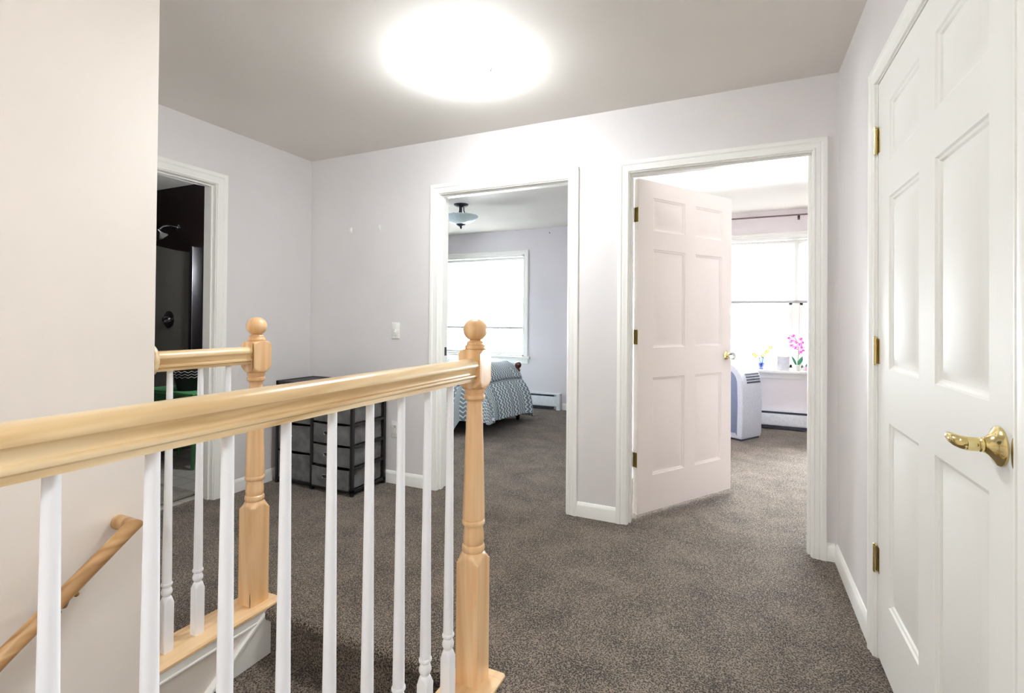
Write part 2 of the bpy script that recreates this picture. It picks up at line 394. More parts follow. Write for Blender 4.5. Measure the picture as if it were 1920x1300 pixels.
mb = MB(); mb.box(2.7, 2.8, YB, YF+.14, 0, CZ); mb.box(XR+WT, 2.7, YB, YB+WT, 0, CZ); mb.box(-.78, -.73, YB+WT, YF, 0, CZ)
struct(mb.build('wall_pink', M['pink'], smooth=0), 'pale pink side walls of the room with the open door', 'wall')

# door casings and jambs
t = thing('trim_1', 'white moulded casing around the doorway showing the bed', 'door casing', ((A0+A1)/2, YB, 0), kind='structure')
casing(on_back, A0-.006, A1+.006, DZ+.006, .064).build('casing', M['trim'], t, world=True)
jamb(on_back, A0, A1, DZ).build('jamb', M['trim'], t, 30, world=True)
casing(on_back_room, A0-.006, A1+.006, DZ+.006, .064).build('casing', M['trim'], t, world=True)
mb = MB(); mb.box(A0-.0015, A0+.0015, YB+.062, YB+.105, .93, .99, .001, 1); mb.build('strike_plate', M['bronze'], t, world=True)
t = thing('trim_2', 'white moulded casing around the doorway with the half open door', 'door casing', ((B0+B1)/2, YB, 0), kind='structure')
casing(on_back, B0-.006, B1+.006, DZ+.006, .062).build('casing', M['trim'], t, world=True)
jamb(on_back, B0, B1, DZ).build('jamb', M['trim'], t, 30, world=True)
casing(on_back_room, B0-.006, B1+.006, DZ+.006, .062).build('casing', M['trim'], t, world=True)
t = thing('trim_3', 'white moulded casing around the dark bathroom doorway', 'door casing', (XL, (T0+T1)/2, 0), kind='structure')
casing(on_left, T0-.006, T1+.006, DZ+.006, .07).build('casing', M['trim'], t, world=True)
jamb(on_left, T0, T1, DZ).build('jamb', M['trim'], t, 30, world=True)
t = thing('trim_4', 'white moulded casing around the closed closet door', 'door casing', (XR, (K0+K1)/2, 0), kind='structure')
casing(on_right, K0-.006, K1+.006, KZ+.004, .058).build('casing', M['trim'], t, world=True)
jamb(on_right, K0, K1, KZ, stop=.09).build('jamb', M['trim'], t, 30, world=True)

# baseboards
mb = MB(); baseboard(mb, on_back, XL, A0-.07); baseboard(mb, on_back, A1+.07, B0-.068); baseboard(mb, on_back, B1+.068, XR-.012)
struct(mb.build('baseboard_back', M['trim'], smooth=30), 'white baseboard along the wall of the bedroom doorways', 'baseboard')
mb = MB(); baseboard(mb, on_right, K1+.064, YB); baseboard(mb, on_right, YE, K0-.064)
struct(mb.build('baseboard_right', M['trim'], smooth=30), 'white baseboard running up to the closet door casing', 'baseboard')
mb = MB(); baseboard(mb, on_left, T1+.076, YB-.012); baseboard(mb, on_left, YE, T0-.076)
struct(mb.build('baseboard_left', M['trim'], smooth=30), 'white baseboard beside the bathroom doorway', 'baseboard')
mb = MB(); baseboard(mb, lambda a, n, z: (a, YF-n, z), -2.13, -.83)
struct(mb.build('baseboard_bedroom', M['trim'], smooth=30), 'white baseboard to the right of the bedroom heater', 'baseboard')

# ------------------------------------------------------------------ stairs
RISE, RUN, SY = .19, .25, 1.457
prof = [(1.499, 0.0)]
for k in range(14):
    y, z = SY-RUN*k, -RISE*k
    for a in range(0, 181, 30):
        an = math.radians(90+a); prof.append((y-.010+.022*math.cos(an), z-.024+.024*math.sin(an)))
    prof.append((y, z-.05)); prof.append((y, z-RISE))
prof += [(SY-RUN*13, -2.95), (1.499, -2.95)]
mb = MB(); mb.prism(prof, lambda p: (-1.764, p[0], p[1]), lambda p: (-.846, p[0], p[1]))
struct(mb.build('staircase_floor', M['carpet'], smooth=40), 'carpeted stairs going down between the two railings', 'stairs')
sk = [(1.420, -.012), (1.464, -.058), (1.457, -.19)]
L = 3.6
sk += [(1.457-.02, -.32), (1.457-L, -.32-.76*L), (1.420-L, -.012-.76*L)]
mb = MB(); mb.prism(sk, lambda p: (-1.765, p[0], p[1]), lambda p: (-1.748, p[0], p[1]))
cp = [(-1.765, 0), (-1.742, 0), (-1.742, .012), (-1.750, .02), (-1.765, .022)]
mb.prism(cp, lambda p: (p[0], 1.424, -.012-.012+p[1]), lambda p: (p[0], 1.420-L, -.024-.76*L+p[1]))
struct(mb.build('trim_5', M['trim'], smooth=30), 'white sloping skirt board along the stairs under the far railing', 'stair skirt')

# ------------------------------------------------------------------ railings
def rail_sec(cx, y, z0):
    h = [(.0205, 0), (.0205, .0095), (.0225, .0105), (.0262, .0130), (.0270, .0165), (.0262, .0200), (.0225, .0222), (.0195, .0228), (.0188, .0260), (.0190, .0300), (.0205, .0350), (.0235, .0395), (.0285, .0430),
         (.0310, .0455), (.0318, .0500), (.0305, .0560), (.0265, .0620), (.0195, .0665), (.0105, .0690), (0, .070)]
    pts = [(cx+x, y, z0+z) for x, z in h] + [(cx-x, y, z0+z) for x, z in h[-2::-1]]
    return pts
def turned(mb, prof, cx, cy, half, corner=None, q=8):
    """a square blank turned on a lathe: prof lists (radius, z); a radius of 1 leaves the square; corner = [(z, plane distance)] cuts the +x -y arris"""
    angs = []
    for s4 in range(4):
        for k in range(2*q):
            angs.append(math.radians(-45+90*s4+90*k/(2*q)))
    if corner:
        angs = sorted(angs+[math.radians(-45+v) for v in (-9.5, -5, 5, 9.5)])
    rows = []
    for R_, z in prof:
        row = []
        for a in angs:
            r = min(R_, half/max(abs(math.cos(a)), abs(math.sin(a))))
            if corner:
                for (za, ca), (zb, cb) in zip(corner, corner[1:]):
                    if za <= z <= zb:
                        cd = ca+(cb-ca)*(z-za)/max(1e-6, zb-za); r = min(r, cd/max(.2, math.cos(a+math.radians(45))))
            row.append(mb.bm.verts.new((cx+r*math.cos(a), cy+r*math.sin(a), z)))
        rows.append(row)
    n = len(angs)
    for p, q_ in zip(rows, rows[1:]):
        for k in range(n): mb.bm.faces.new((p[k], p[(k+1) % n], q_[(k+1) % n], q_[k]))
    mb.bm.faces.new(rows[0][::-1]); mb.bm.faces.new(rows[-1])
    return mb
BAL = [(1, .016), (1, .187), (.0205, .1905), (.0185, .196), (.0165, .201), (.0145, .205), (.0120, .208), (.0118, .211), (.0150, .215), (.0172, .221), (.0172, .228), (.0145, .236), (.0122, .241), (.0125, .2425), (.0150, .244), (.0175, .247), (.0182, .2505), (.0175, .254), (.0152, .2565), (.0150, .260),
       (.0150, .300), (.0137, .45), (.0117, .70), (.0101, .90), (.0095, .985)]
def baluster_mb(x, y, zb=.016, ztop=.994):
    return turned(MB(), [(r, z if z < .98 else ztop) for r, z in BAL], x, y, .0160, q=5)
NEWEL = [(1, .016), (1, .072), (1, .11), (1, .404), (.0545, .4045), (.050, .4095), (.0455, .4155), (.041, .4225), (.0375, .4285), (.0345, .4325), (.0345, .4345), (.0362, .437), (.0375, .442), (.0375, .449), (.0362, .454), (.0338, .4565), (.0322, .4575), (.0322, .4590), (.0335, .463), (.0345, .474), (.0342, .486), (.0325, .50), (.0305, .512), (.0300, .5165), (.0300, .5180), (.0345, .5190),
    (.0368, .5225), (.0376, .528), (.0368, .5335), (.0345, .5370), (.0330, .5380), (.0330, .5395), (.0362, .5405), (.0362, .556), (.0345, .62), (.0310, .75), (.0278, .85), (.0252, .910), (.0246, .9185), (.0262, .9225), (.0300, .9262), (.0320, .9275), (.0345, .9300), (.0352, .9350), (.0345, .9400), (.0315, .9425), (.0300, .9432), (.0300, .9462), (.0325, .9470), (.0338, .9500), (.0338, .9590), (.0345, .9610),
    (.0385, .9640), (.0440, .9690), (.0495, .9755), (.0540, .9825), (1, .9850), (1, 1.0780), (.0545, 1.0785), (.0515, 1.0830), (.0470, 1.0870), (.0430, 1.0892), (.0350, 1.0908), (.0300, 1.0912)]
def newel_mb(x, y, chamfer=False):
    return turned(MB(), NEWEL, x, y, .0395, [(.072, .0562), (.11, .0468), (.43, .0468)] if chamfer else None)
def finial_mb(x, y):
    b = [(.030, 1.090), (.0335, 1.092), (.0345, 1.097), (.0325, 1.103), (.0280, 1.106), (.0285, 1.110), (.0260, 1.115), (.0195, 1.118), (.0175, 1.122), (.0185, 1.126)]
    c, r = 1.1525, .0400
    for a in range(-58, 91, 8): b.append((r*math.cos(math.radians(a)), c+r*.93*math.sin(math.radians(a))))
    mb = MB(); mb.lathe(b, (x, y), 32); return mb
def cap_mb(x, y0, y1):
    mb = MB(); w = .083
    pr = [(-w+.004, 0), (-w, .004), (-w, .012), (-w+.005, .017), (w-.005, .017), (w, .012), (w, .004), (w-.004, 0)]
    mb.prism(pr, lambda p: (x+p[0], y0, p[1]), lambda p: (x+p[0], y1-.0305, p[1]))
    mb.prism(pr, lambda p: (x+p[0], y1-.03, p[1]), lambda p: (x+p[0], y1-.002, p[1]))
    return mb
# near railing
near = thing('stair_railing', 'long maple railing with white balusters nearest the camera', 'railing', (RX, NY, 0), group='stair railings')
MB().sweep([rail_sec(RX, NY-.039, .991), rail_sec(RX, YE+.01, .991)]).build('handrail', M['rail'], near, 30, world=True)
nw = newel_mb(RX-.005, NY).build('newel_post', M['post'], near, 28, world=True)
finial_mb(RX-.005, NY).build('ball_finial', M['post'], nw, 40, world=True)
cap_mb(RX, YE+.01, 1.497).build('base_cap', M['cap'], near, 30, world=True)
for k in range(-2, 9): baluster_mb(RX, .327+.118*k).build('baluster', M['baluster'], near, 30, world=True)
mb = MB(); mb.box(RX-.066, RX-.062, YE+.01, 1.455, -.05, 0); mb.box(RX+.03, RX+.063, YE+.01, 1.455, -.0, 0.001)
mb.build('apron', M['trim'], near, 0, world=True)
# far railing
far = thing('stair_railing', 'short maple railing with three white balusters beyond the stairs', 'railing', (FX, NY, 0), group='stair railings')
MB().sweep([rail_sec(FX, NY-.039, .999), rail_sec(FX, 1.018, .999)]).build('handrail', M['rail'], far, 30, world=True)
nw = newel_mb(FX+.002, NY, True).build('newel_post', M['post'], far, 28, world=True)
finial_mb(FX+.002, NY).build('ball_finial', M['post'], nw, 40, world=True)
cap_mb(FX, 1.007, 1.505).build('base_cap', M['cap'], far, 30, world=True)
for y in (1.088, 1.198, 1.308): baluster_mb(FX, y, .016, 1.002).build('baluster', M['baluster'], far, 30, world=True)
mb = MB()
mb.lathe([(.056, 0), (.060, .003), (.060, .009), (.055, .016), (.046, .022), (.034, .025)], seg=32, axis_m=Matrix.Translation((FX, 1.0065, 1.04)) @ Matrix.Rotation(math.radians(-90), 4, 'X'))
mb.build('rosette', M['rail'], far, 30, world=True)
mb = MB(); mb.box(FX+.057, FX+.074, 1.007, 1.46, -.034, 0); mb.box(FX+.057, FX+.078, 1.007, 1.46, -.040, -.030, .003)
mb.build('apron', M['trim'], far, 25, world=True)

# wall handrail on the cream wall
wh = thing('wall_handrail', 'worn round maple handrail sloping down the cream stair wall', 'handrail', (-1.70, .9, .53))
d = Vector((0, -.795, -.606)); top = Vector((-1.690, .905, .545))
def circ(c, a, b, r): return [tuple(Vector(c)+a*r*math.cos(2*math.pi*k/20)+b*r*math.sin(2*math.pi*k/20)) for k in range(20)]
a_, b_ = Vector((1, 0, 0)), d.cross(Vector((1, 0, 0))).normalized()
mb = MB()
sl = []
for c, sx in ((0, 1), (3.2, 1)): sl.append(circ(top+d*c, a_, b_, .0215))
# mitred end: shear the first loop so that it meets the return at 45 degrees
sl[0] = [tuple(Vector(p)-d*((Vector(p)-top).dot(a_))) for p in sl[0]]
mb.sweep(sl); mb.build('rail', M['oldrail'], wh, 40, world=True)
mb = MB(); r0 = circ(top, d, b_, .0215)
r0 = [tuple(Vector(p)-a_*((Vector(p)-top).dot(d))) for p in r0]
mb.sweep([r0, [(-1.766, p[1], p[2]) for p in circ(top, d, b_, .0215)]]); mb.build('wall_return', M['oldrail'], wh, 40, world=True)
for s in (.20, 1.3, 2.5):
    c = top+d*s
    mb = MB(); mb.tube([c+b_*(-.0 if b_.z < 0 else 0)+Vector((0, 0, -.022)), c+Vector((-.012, 0, -.044)), c+Vector((-.045, -.0, -.056)), Vector((-1.764, c.y, c.z-.056))], .0055, 10)
    mb.lathe([(.020, 0), (.020, .004), (.012, .008), (.006, .010)], seg=18, axis_m=Matrix.Translation((-1.765, c.y, c.z-.056)) @ Matrix.Rotation(math.radians(90), 4, 'Y'))
    mb.ball((c.x, c.y+.02, c.z-.018), .007, 10); mb.ball((c.x, c.y-.02, c.z-.048), .007, 10)
    mb.build('bracket', M['oldbrass'], wh, 40, world=True)

# ------------------------------------------------------------------ doors
def door_slab(w, z0, z1, cols, rows, th=.035):
    """local: u along x from 0 (hinge) to w, front face at y=0 looking to -y, back at y=th"""
    mb = MB()
    us = [0, cols[0][0], cols[0][1], cols[1][0], cols[1][1], w]; vs = [z0]+[v for r in rows for v in r]+[z1]
    prof = [(0, 0), (.004, .005), (.011, .007), (.015, .012), (.021, .012), (.048, .0025)]
    for y, sg in ((0, 1), (th, -1)):
        for i in range(5):
            for j in range(len(vs)-1):
                a, b, c, e = us[i], us[i+1], vs[j], vs[j+1]
                if i % 2 and j % 2:
                    loops = [[(a+o, y+sg*dp, c+o), (b-o, y+sg*dp, c+o), (b-o, y+sg*dp, e-o), (a+o, y+sg*dp, e-o)] for o, dp in prof]
                    for l0, l1 in zip(loops, loops[1:]):
                        for k in range(4): mb._add([l0[k], l0[(k+1) % 4], l1[(k+1) % 4], l1[k]], [(0, 1, 2, 3)])
                    mb._add(loops[-1], [(0, 1, 2, 3)])
                else: mb._add([(a, y, c), (b, y, c), (b, y, e), (a, y, e)], [(0, 1, 2, 3)])
    for u in (0, w):
        for v0, v1 in zip(vs, vs[1:]): mb._add([(u, 0, v0), (u, th, v0), (u, th, v1), (u, 0, v1)], [(0, 1, 2, 3)])
    for v in (z0, z1):
        for u0, u1 in zip(us, us[1:]): mb._add([(u0, 0, v), (u1, 0, v), (u1, th, v), (u0, th, v)], [(0, 1, 2, 3)])
    bmesh.ops.remove_doubles(mb.bm, verts=mb.bm.verts, dist=.0002)
    return mb
def hinge_mb(z, knuckle, leaf_a, leaf_b, h=.089):
    """knuckle: (x,y); leaf boxes given as (x0,x1,y0,y1)"""
    mb = MB()
    for k in range(5):
        mb.lathe([(.0062, z-h/2+h*k/5+.0008), (.0062, z-h/2+h*(k+1)/5-.0008)], knuckle, 14)
    mb.lathe([(.004, z-h/2-.004), (.0055, z-h/2-.002), (.005, z+h/2+.002), (.0065, z+h/2+.003), (.0065, z+h/2+.006), (.003, z+h/2+.009)], knuckle, 14)
    for l in (leaf_a, leaf_b): mb.box(l[0], l[1], l[2], l[3], z-h/2, z+h/2, .0012, 1)
    return mb
# closet door on the right wall: local x runs from the hinge towards the camera (-y), local -y is the hall (-x)
d1 = thing('door_1', 'closed white six panel closet door with brass lever at right', 'door', (XR+.002, 2.1475, 0), math.radians(-90), kind='structure')
door_slab(.9815, .014, 2.036, ((.140, .440), (.563, .863)), ((.250, .856), (1.033, 1.606), (1.727, 1.925))).build('door_slab', M['door'], d1, 20)
for z in (1.835, 1.086, .352):
    hinge_mb(z, (-.0005, -.0085), (.001, .024, -.0018, .0005), (-.0075, -.003, -.006, .004)).build('hinge', M['brass'], d1, 30)
lv = MB(); R90 = Matrix.Rotation(math.radians(90), 4, 'X')
kx, kz = .9075, .955
lv.lathe([(.0375, 0), (.0378, .003), (.0355, .006), (.0265, .0105), (.0180, .0175), (.0152, .022), (.0145, .024)], seg=40, axis_m=Matrix.Translation((kx, 0, kz)) @ R90)
rose = lv.build('rosette', M['brass'], d1, 35)
lv = MB()
lv.lathe([(.0105, .022), (.0118, .024), (.0138, .026), (.0138, .029), (.0118, .031), (.0130, .033), (.0132, .040), (.0130, .050)], seg=32, axis_m=Matrix.Translation((kx, 0, kz)) @ R90)
pts = [(kx, -.046, kz), (kx-.003, -.053, kz+.0005), (kx-.010, -.059, kz+.002), (kx-.021, -.063, kz+.004), (kx-.032, -.0645, kz+.006), (kx-.041, -.0635, kz+.008), (kx-.047, -.061, kz+.010)]
lv.tube(pts, [.0130, .0128, .0120, .0102, .0082, .0056, .002], 20)
h = lv.build('door_handle', M['brass'], d1, 40)
lv = MB(); lv.lathe([(.0122, 0), (.0118, .002), (.0098, .0022), (.0096, -.004), (.002, -.006)], seg=28, axis_m=Matrix.Translation((kx+.003, -.0535, kz)) @ Matrix.Rotation(math.radians(118), 4, 'X') @ Matrix.Rotation(math.radians(-18), 4, 'Y'))
lv.build('end_cup', M['brass'], h, 40)
lv = MB(); lv.box(kx-.0135, kx-.012, -.046, -.036, kz-.002, kz+.002, .0005, 1); lv.build('release_slot', M['bronze'], h)
st = MB(); st.lathe([(.0275, -.0005), (.0275, .0022), (.026, .0028)], seg=28, axis_m=Matrix.Translation((.9635, 0, kz)) @ R90 @ Matrix.Diagonal((.26, 1, 1, 1)))
st.build('latch_plate', M['oldbrass'], d1, 35)
# half open door into the pink room: hinge pin on the room side of the left jamb
TH = math.radians(57)
hx, hy = -.553, 3.02
d2 = thing('door_2', 'half open white six panel door with a crystal knob', 'door', (hx, hy, 0), TH, kind='structure')
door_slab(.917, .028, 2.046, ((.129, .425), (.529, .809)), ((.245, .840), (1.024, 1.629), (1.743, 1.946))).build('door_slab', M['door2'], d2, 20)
for z in (1.83, 1.09, .352):
    hinge_mb(z, (-.006, .041), (-.0022, .0003, .003, .036), (-.004, .0, .040, .046)).build('hinge', M['oldbrass'], d2, 30)
R = Matrix.Translation((.860, 0, .953)) @ R90
mb = MB(); mb.lathe([(.029, 0), (.030, .003), (.026, .007), (.015, .012), (.012, .020), (.015, .024), (.015, .028)], seg=28, axis_m=R); kn = mb.build('door_knob', M['brass'], d2, 35)
mb = MB(); mb.lathe([(.014, .027), (.018, .034), (.0265, .046), (.0275, .054), (.0235, .062), (.017, .066), (.008, .067)], seg=10, axis_m=R); mb.build('crystal', M['crystal'], kn, 0)
mb = MB(); mb.box(.9165, .9185, .006, .029, .925, .981); mb.build('latch_plate', M['oldbrass'], d2)
# door of the bed room, swung right back: only its edge shows beside the right jamb
d3 = thing('door_3', 'white door swung back against the bedroom wall, edge showing by the right jamb', 'door', (A1-.0015, YB+WT+.002, 0), math.radians(90), kind='structure')
door_slab(.90, .028, 2.046, ((.13, .42), (.52, .80)), ((.245, .840), (1.024, 1.629), (1.743, 1.946))).build('door_slab', M['door'], d3, 20)
for z in (1.83, 1.09, .352): hinge_mb(z, (-.004, -.008), (-.002, .0005, .003, .03), (-.006, -.002, -.006, 0)).build('hinge', M['oldbrass'], d3, 30)

# ------------------------------------------------------------------ hall fittings
def plate(name, x, z, label, cat):
    t = thing(name, label, cat, (x, YB, z))
    mb = MB(); mb.box(x-.036, x+.036, YB-.006, YB, z-.058, z+.058, .003, 2); mb.build('cover_plate', M['white'], t, 30, world=True)
    return t
sw = plate('light_switch', -2.267, 1.104, 'white toggle light switch on the wall left of the bed doorway', 'light switch')
mb = MB(); mb.box(-2.272, -2.262, YB-.010, YB-.004, 1.092, 1.116, .001, 1); mb.box(-2.271, -2.263, YB-.020, YB-.006, 1.090, 1.103, .0015, 1); mb.build('toggle', M['white'], sw, 30, world=True)
for z in (1.069, 1.139): mb = MB(); mb.ball((-2.267, YB-.006, z), .003, 8, (1, .4, 1)); mb.build('screw', M['chrome'], sw, world=True)
ou = plate('power_outlet', -2.262, .390, 'white duplex power outlet low on the wall beside the drawer tower', 'power outlet')
for z in (.370, .410):
    mb = MB(); mb.lathe([(.0165, 0), (.0165, .004)], seg=20, axis_m=Matrix.Translation((-2.262, YB-.005, z)) @ R90 @ Matrix.Diagonal((1, .85, 1, 1)))
    so = mb.build('socket', M['white'], ou, 30, world=True)
    mb = MB()
    for dx in (-.006, .006): mb.box(-2.262+dx-.0012, -2.262+dx+.0012, YB-.0095, YB-.0088, z-.003, z+.007)
    mb.box(-2.264, -2.260, YB-.0095, YB-.0088, z-.010, z-.006); mb.build('slots', M['dark'], so, world=True)
for x, z, lab in ((-2.695, 1.862, 'small white wall hook nearer the room corner'), (-2.425, 1.863, 'small white wall hook nearer the bed doorway')):
    mb = MB(); mb.box(x-.009, x+.009, YB-.005, YB, z-.02, z+.02, .002, 1); mb.box(x-.004, x+.004, YB-.016, YB-.004, z-.012, z-.006, .001, 1); mb.box(x-.004, x+.004, YB-.017, YB-.012, z-.012, z+.004, .001, 1)
    mb.box(x-.005, x+.005, YB-.0056, YB-.0045, z+.006, z+.011)
    tag(mb.build('wall_hook', M['white'], None, 30), lab, 'wall hook', 'wall hooks')

def ceiling_lamp(x, y, rz, label):
    t = thing('ceiling_light', label, 'ceiling light', (0, 0, 0), 0, 'hall ceiling lights')
    mb = MB(); mb.lathe([(.118, 0), (.122, -.006), (.120, -.050), (.108, -.056)][::-1], seg=40); mb.build('pan', M['white'], t)
    mb = MB(); mb.lathe([(.004, -.140), (.04, -.137), (.08, -.127), (.115, -.109), (.138, -.086), (.147, -.069), (.148, -.062), (.144, -.058), (.110, -.0575)], seg=48); mb.build('glass_bowl', M['glow'], t, 60)
    for k in range(3):
        a = 2*math.pi*k/3; c, s = math.cos(a), math.sin(a)
        mb = MB(); mb.tube([(.112*c, .112*s, -.044), (.142*c, .142*s, -.048), (.156*c, .156*s, -.060), (.152*c, .152*s, -.076), (.146*c, .146*s, -.080)], .004, 8); mb.build('clip', M['chrome'], t)
    t.location = (x, y, CZ); t.rotation_euler = (0, 0, rz)
    return t
l1 = ceiling_lamp(-1.222, 2.095, math.radians(-8), 'lit frosted glass dome light on the hall ceiling in view')
def fill_pendant(loc, glow, label):  # out-of-view globes added to fill the hall with light
    pe = thing('fill_pendant_light', label, 'fill light', loc, group='added fill globes')
    mb = MB(); mb.lathe([(.05, -.02), (.06, -.008), (.06, 0)], seg=28); mb.build('canopy', M['bronze'], pe)
    mb = MB(); mb.tube([(0, 0, -.01), (0, 0, -.42)], .005, 8); mb.lathe([(.02, -.43), (.035, -.41), (.03, -.40), (.01, -.38)], seg=20); mb.build('stem', M['bronze'], pe)
    mb = MB(); mb.ball((0, 0, -.53), .12, 32); mb.build('glass_globe', M[glow], pe, 60)
fill_pendant((-.20, -1.22, CZ), 'glow2', 'lit frosted globe added as fill over the hall behind the camera')
fill_pendant((-2.50, -.85, CZ), 'glow4', 'lit frosted globe added as fill in the nook hidden by the cream stair wall')  # added behind the stair wall to lift the left wall and ceiling
vl = thing('bath_fill_light', 'round wall light added as fill just inside the bathroom doorway', 'wall light', (XL-WT, 2.52, 1.98))  # added lamp, kept out of sight, to lift the dark bathroom
mb = MB(); mb.ball((-.09, 0, 0), .06, 20); mb.build('glass_globe', M['glow3'], vl, 60)
mb = MB(); mb.tube([(0, 0, 0), (-.05, 0, 0)], [.04, .02], 16); mb.build('mount', M['chrome'], vl, 40)

# ------------------------------------------------------------------ drawer tower
U0, U1, V0, V1, UH = -3.050, -2.330, 2.559, 2.905, .735
du = thing('drawer_tower', 'black framed storage unit of grey fabric drawers in the hall corner', 'storage drawers', ((U0+U1)/2, (V0+V1)/2, 0))
mb = MB(); p = .024; mx = -2.70
for x in (U0, mx-.012, U1-p):
    for y in (V0, V1-p): mb.box(x, x+p, y, y+p, 0, UH, .003, 1)
for z in (.035, UH-p):
    for y in (V0, V1-p): mb.box(U0, U1, y, y+p, z-.012 if z < .1 else z, z+p-.012 if z < .1 else z+p, .003, 1)
for x in (U0, mx-.012, U1-p):
    mb.box(x, x+p, V0, V1, UH-p, UH, .003, 1)
    for z in ([.03, .178, .324, .470, .616] if x != U0 else [.03, .235, .435]): mb.box(x+.003, x+p-.003, V0+p, V1-p, z-.008, z+.012, .002, 1)
mb.build('frame', M['black'], du, 30, world=True)
mb = MB(); mb.box(U0+.01, U1-.01, V0+.01, V1-.01, UH-.014, UH-.004, .002, 1); mb.build('top_panel', M['black'], du, 30, world=True)
mb = MB(); mb.box(U0+.01, U1-.01, V0+.01, V1-.01, .026, .034); mb.build('bottom_panel', M['black'], du, 0, world=True)
def drawer(x0, x1, z0, z1, out=0.0):
    mb = MB(); y0 = V0+.006-out
    nx, nz = 8, 5; g = []
    for j in range(nz+1):
        r = []
        for i in range(nx+1):
            fx, fz = i/nx, j/nz; sag = .006*math.sin(math.pi*fx)*fz**3
            bul = .006*math.sin(math.pi*fx)*math.sin(math.pi*fz) + random.uniform(-.0015, .0015)*(0 < i < nx and 0 < j < nz)
            r.append((x0+(x1-x0)*fx, y0-bul, z0+(z1-z0)*fz-sag))
        g.append(r)
    mb.sheet(g)
    mb.box(x0, x1, y0+.001, V1-.02, z0, z0+.004); mb.box(x0, x0+.004, y0+.001, V1-.02, z0, z1); mb.box(x1-.004, x1, y0+.001, V1-.02, z0, z1); mb.box(x0, x1, V1-.024, V1-.02, z0, z1)
    mb.tube([(x0, y0-.001, z1+.001), ((x0+x1)/2, y0-.001, z1-.005), (x1, y0-.001, z1+.001)], .003, 6)
    d_ = mb.build('drawer', M['greyfab'], du, 40, world=True)
    cx, cz = (x0+x1)/2-.035, z0+(z1-z0)*.56
    mb = MB(); ring = [(cx+.020*math.copysign(1, math.cos(a))*(1 if abs(math.cos(a)) > .05 else 0)*.55+.013*math.cos(a), y0-.0085, cz+.013*math.sin(a)) for a in [2*math.pi*k/24 for k in range(25)]]
    mb.tube(ring, .004, 8, False); e = mb.build('eyelet', M['chrome'], d_, 60); e.data.transform(Matrix.Translation(-du.location))
    mb = MB(); mb.prism([(q[0], q[2]) for q in ring[:-1]], lambda q: (q[0], y0-.0075, q[1]), lambda q: (q[0], y0-.0055, q[1])); e = mb.build('hole', M['dark'], d_, 0); e.data.transform(Matrix.Translation(-du.location))
for z0, z1 in ((.040, .170), (.188, .316), (.334, .462), (.480, .608), (.626, .704)): drawer(mx+.016, U1-p-.004, z0, z1, .012 if z0 < .1 else 0)
for z0, z1 in ((.040, .228), (.246, .428), (.446, .704)): drawer(U0+p+.004, mx-.016, z0, z1, 0)

# ------------------------------------------------------------------ windows
def window(idx, wn, label, sill_deep, sill_z, mulls, cw=.062):
    x0, x1, z0, z1 = wn
    t = thing('window_%d' % idx, label, 'window', ((x0+x1)/2, YF, z0), kind='structure')
    fn = lambda a, n, z: (a, YF-n, z)
    mb = casing(fn, x0, x1, z1, cw, z0-.01); mb.build('casing', M['trim'], t, world=True)
    mb = MB(); yo = YF+.10
    for a, b in ((x0, x0+.02), (x1-.02, x1)): mb.box(a, b, YF, YF+.14, z0, z1)
    mb.box(x0, x1, YF, YF+.14, z1-.02, z1); mb.box(x0, x1, YF, YF+.14, z0-.005, z0+.02)
    for m_ in mulls: mb.box(m_-.035, m_+.035, YF+.065, YF+.14, z0, z1, .004, 1)
    mb.build('window_frame', M['trim'], t, 30, world=True)
    xs = [x0+.02]+[v for m_ in mulls for v in (m_-.035, m_+.035)]+[x1-.02]; zm = (z0+z1)/2
    for a, b in zip(xs[::2], xs[1::2]):
        for za, zb, off in ((z0+.02, zm+.02, .07), (zm-.02, z1-.02, .10)):
            mb = MB(); s = .035
            mb.box(a, a+s, YF+off, YF+off+.03, za, zb, .003, 1); mb.box(b-s, b, YF+off, YF+off+.03, za, zb, .003, 1); mb.box(a, b, YF+off, YF+off+.03, za, za+s, .003, 1); mb.box(a, b, YF+off, YF+off+.03, zb-s, zb, .003, 1)
            sh = mb.build('sash', M['trim'], t, 30, world=True)
            mb = MB(); mb.box(a+s, b-s, YF+off+.012, YF+off+.016, za+s, zb-s); pn = mb.build('pane', M['pane'], sh, 0); pn.data.transform(Matrix.Translation(-t.location))
    mb = MB(); mb.box(x0-.10, x1+.10, YF-sill_deep, YF+.04, sill_z-.03, sill_z, .005, 2); mb.build('sill', M['trim'], t, 30, world=True)
    mb = MB(); mb.box(x0-.07, x1+.07, YF-.018, YF-.001, sill_z-.10, sill_z-.03, .004, 1); mb.build('apron', M['trim'], t, 30, world=True)
    portal((x0+x1)/2, YF+.16, (z0+z1)/2, x1-x0, z1-z0)
    return t
window(1, WIN2, 'white framed bedroom window behind the bed', .05, .69, [])
window(2, WIN3, 'wide white framed window with flowers along its sill', .13, .660, [.57])
def roller(label, x0, x1, ztop, zbot):
    t = thing('roller_shade', label, 'roller shade', ((x0+x1)/2, YF+.02, ztop), group='roller shades')
    mb = MB(); mb.lathe([(.019, 0), (.019, x1-x0)], seg=20, axis_m=Matrix.Translation((x0, YF+.022, ztop-.026)) @ Matrix.Rotation(math.radians(90), 4, 'Y')); mb.build('roller', M['white'], t, 40, world=True)
    mb = MB(); mb.box(x0+.01, x1-.01, YF+.022, YF+.023, zbot, ztop-.026); mb.build('cloth', M['shade'], t, 0, world=True)
    mb = MB(); mb.box(x0+.008, x1-.008, YF+.017, YF+.028, zbot-.022, zbot+.004, .003, 1); mb.build('bottom_bar', M['bar'], t, 30, world=True)
    return t
roller('white roller shade drawn most of the way down behind the bed', WIN2[0]+.022, WIN2[1]-.022, 2.07, 1.085)
